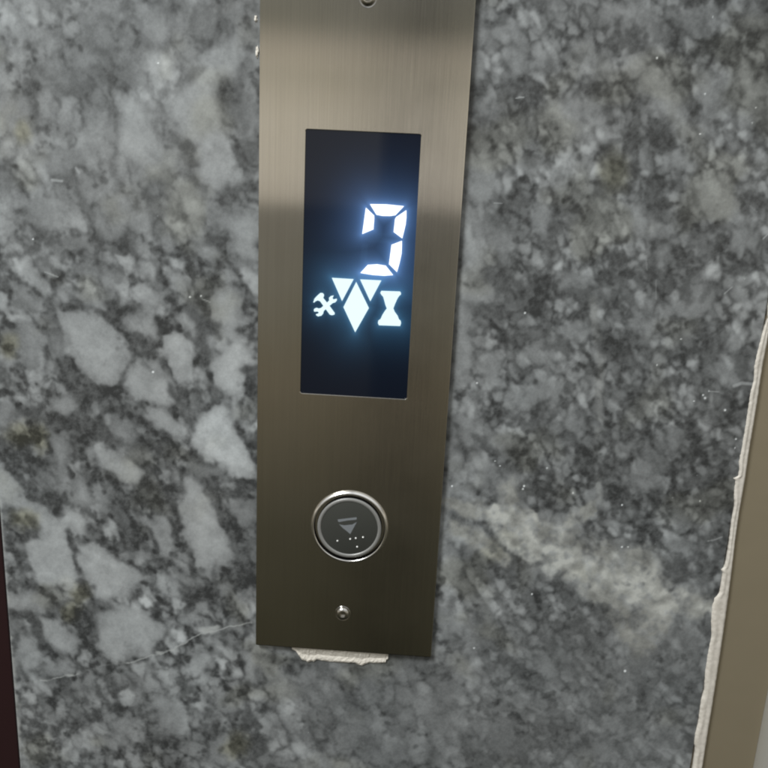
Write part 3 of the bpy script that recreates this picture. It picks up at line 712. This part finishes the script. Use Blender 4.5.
# screws with a hex socket
def screw(px, py):
    x, z = at(px, py, YF)
    e = bpy.data.objects.new('screw', None); C.objects.link(e); e.scale = (1.22, 1, 1.3); e.parent = panel; e.location = Vector((x, YF, z))-Vector(panel.location)
    lathe('countersink', [(.0036, -.00002), (.0035, .00012), (.0031, .00006), (.0029, -.0004)], M_SCREW, e, O0, n=48, cap=False)
    v, f = [], []; n = 48
    prof = [(.0030, -.0005), (.0029, .0004), (.0026, .0010), (.0021, .0014), (.0016, .0015)]
    for r, h in prof: v += [(r*cos(2*pi*k/n), -h, r*sin(2*pi*k/n)) for k in range(n)]
    for h in (.00148, -.0004):
        for k in range(n):
            a = 2*pi*k/n; q = (a % (pi/3))-pi/6; r = .00145*cos(pi/6)/cos(q); v.append((r*cos(a), -h, r*sin(a)))
    for i in range(len(prof)+1):
        for k in range(n):
            a, b2 = i*n+k, i*n+(k+1) % n; f.append((a, b2, b2+n, a+n))
    o = link('screw_head', mesh('screw_head', v, f), e, M_SCREW, smooth=True)
    try: o.data.set_sharp_from_angle(angle=radians(35))
    except Exception: pass
    lathe('socket_floor', [(.0015, -.00035), (.0003, -.0004)], M_BLACK, e, O0, n=24)
screw(342.8, 613.5); screw(368, -2.5)

# ------------------------------------------------------------------ plaster under the plate and crumbs at its left edge
low = [(292,649.5),(296,651.5),(299,656),(302,660.5),(306,661.2),(308,663),(311,661.5),(314,662),(317,659.8),(322,661),(330,662),(338,662.6),(346,663.2),(354,663),(358,665),(362,666),(366,664),(370,663),(376,663.5),(382,663.4),(385.5,663),(386,660.5),(389,659)]
low = [(x, y-.3) for x, y in low]
fine = []
for (xa, ya), (xb, yb_) in zip(low[:-1], low[1:]):
    for t in (0, .33, .66): fine.append((xa+(xb-xa)*t, ya+(yb_-ya)*t+.35*mnoise.noise(Vector((xa+t*3, 0, 0)))))
v, f = [], []
dep = [(0, -.0001), (.05, -.0007), (.16, -.0011), (.30, -.0009), (.42, -.0007), (1, -.0024)]
for px, py in fine:
    x, z = at(px, py, -.0003)
    for t, y in dep:
        zz = z+(-.2768-z)*t; y *= 1+.35*mnoise.noise(Vector((x*900, zz*900, 0)))
        v.append((x, y, zz))
n5 = len(dep)
for i in range(len(fine)-1):
    for k in range(n5-1): a = i*n5+k; f.append((a, a+1, a+n5+1, a+n5))
nb = len(v)
v += [(a[0], .0, a[2]) for a in v[:nb]]
for i in range(len(fine)-1):
    for (k, s) in ((0, 1), (n5-1, 1)):
        a = i*n5+k; f.append((a, a+n5, a+n5+nb, a+nb))
M_PL, n_, l_, b_ = mat('cream_plaster', (.70, .66, .58), .85)
noise_bump(n_, l_, b_, 700, .8, .0005, 5)
pl = link('plaster_smear', mesh('plaster_smear', v, f), None, M_PL)
tag(pl, 'cream plaster smear showing below the bottom edge of the steel panel', 'plaster')

def crumb(px, py, rx, rz, lab):
    x, z = at(px, py, -.0006)
    bm = bmesh.new(); bmesh.ops.create_icosphere(bm, subdivisions=3, radius=1)
    for q in bm.verts:
        k = 1+.9*mnoise.noise(q.co*1.9+Vector((px, py, 0))); q.co = Vector((q.co.x*rx*k, q.co.y*.00035*k, q.co.z*rz*k))
    me = bpy.data.meshes.new('plaster_crumb'); bm.to_mesh(me); bm.free()
    o = link('plaster_crumb', me, None, M_PL, smooth=True); o.location = (x, -.0001, z)
    tag(o, lab, 'plaster', 'plaster crumbs stuck beside the left edge of the panel')
crumb(255.6, 19, .0006, .0013, 'small white crumb beside the left panel edge, the upper of two')
crumb(257.0, 52, .0007, .0021, 'larger peach crumb touching the left panel edge, the lower of two')

# ------------------------------------------------------------------ the lobby's light
W = bpy.data.worlds.new("World"); S.world = W; W.use_nodes = True
n, l = W.node_tree.nodes, W.node_tree.links
bg = n['Background']
tc = N(n, 'ShaderNodeTexCoord'); sep = N(n, 'ShaderNodeSeparateXYZ'); l.new(tc.outputs['Generated'], sep.inputs[0])
def st(z, c): return ((z+1)/2, c)
hz = ramp(n, [st(-1, (.012, .012, .010)), st(-.62, (.045, .043, .029)), st(-.50, (.064, .060, .041)), st(-.42, (.082, .077, .056)), st(-.34, (.125, .113, .083)), st(-.26, (.175, .155, .115)),
              st(-.16, (.21, .20, .165)), st(-.064, (.240, .230, .205)), st(-.050, (.60, .56, .50)), st(-.02, (.68, .64, .57)), st(.04, (.68, .64, .56)), st(.068, (.60, .56, .48)), st(.083, (.53, .50, .425)), st(.094, (.56, .52, .44)), st(.112, (.52, .48, .41)),
              st(.138, (.25, .245, .21)), st(.22, (.27, .27, .255)), st(.32, (.50, .51, .52)), st(.6, (.78, .80, .82)), st(1, (.9, .92, .95))])
mz = N(n, 'ShaderNodeMath', operation='MULTIPLY_ADD'); mz.inputs[1].default_value = .5; mz.inputs[2].default_value = .5
l.new(sep.outputs[2], mz.inputs[0]); l.new(mz.outputs[0], hz.inputs[0])
# whoever takes the picture stands dark against the bright lobby
mrx = ramp(n, [(st(-.062, 0)[0], (0,)*3), (st(-.052, 0)[0], (1,)*3), (st(.005, 0)[0], (1,)*3), (st(.03, 0)[0], (0,)*3)])
mz2 = N(n, 'ShaderNodeMath', operation='MULTIPLY_ADD'); mz2.inputs[1].default_value = .5; mz2.inputs[2].default_value = .5
l.new(sep.outputs[0], mz2.inputs[0]); l.new(mz2.outputs[0], mrx.inputs[0])
mx = N(n, 'ShaderNodeMix', data_type='RGBA', blend_type='MULTIPLY'); l.new(mrx.outputs[0], mx.inputs[0]); l.new(hz.outputs[0], mx.inputs[6]); mx.inputs[7].default_value = (.30, .31, .36, 1)
l.new(mx.outputs[2], bg.inputs[0]); bg.inputs[1].default_value = 1.0

def area(name, loc, target, size, power, col):
    ld = bpy.data.lights.new(name, 'AREA'); ld.shape = 'RECTANGLE'; ld.size = size[0]; ld.size_y = size[1]; ld.energy = power; ld.color = col
    o = bpy.data.objects.new(name, ld); C.objects.link(o); o.location = loc
    o.rotation_euler = (Vector(target)-Vector(loc)).to_track_quat('-Z', 'Y').to_euler()
    return o
area('ceiling_lamp', (-.72, -.78, .98), (-.10, 0, -.1), (.40, .40), 23.5, (.97, .99, 1.0))

S.view_settings.view_transform = 'Standard'; S.view_settings.look = 'None'; S.view_settings.exposure = 0; S.view_settings.gamma = 1
S.render.engine = 'CYCLES'
S.render.filter_size = 1.5
try: S.cycles.pixel_filter_type = 'BLACKMAN_HARRIS'; S.cycles.filter_width = 2.2
except Exception: pass
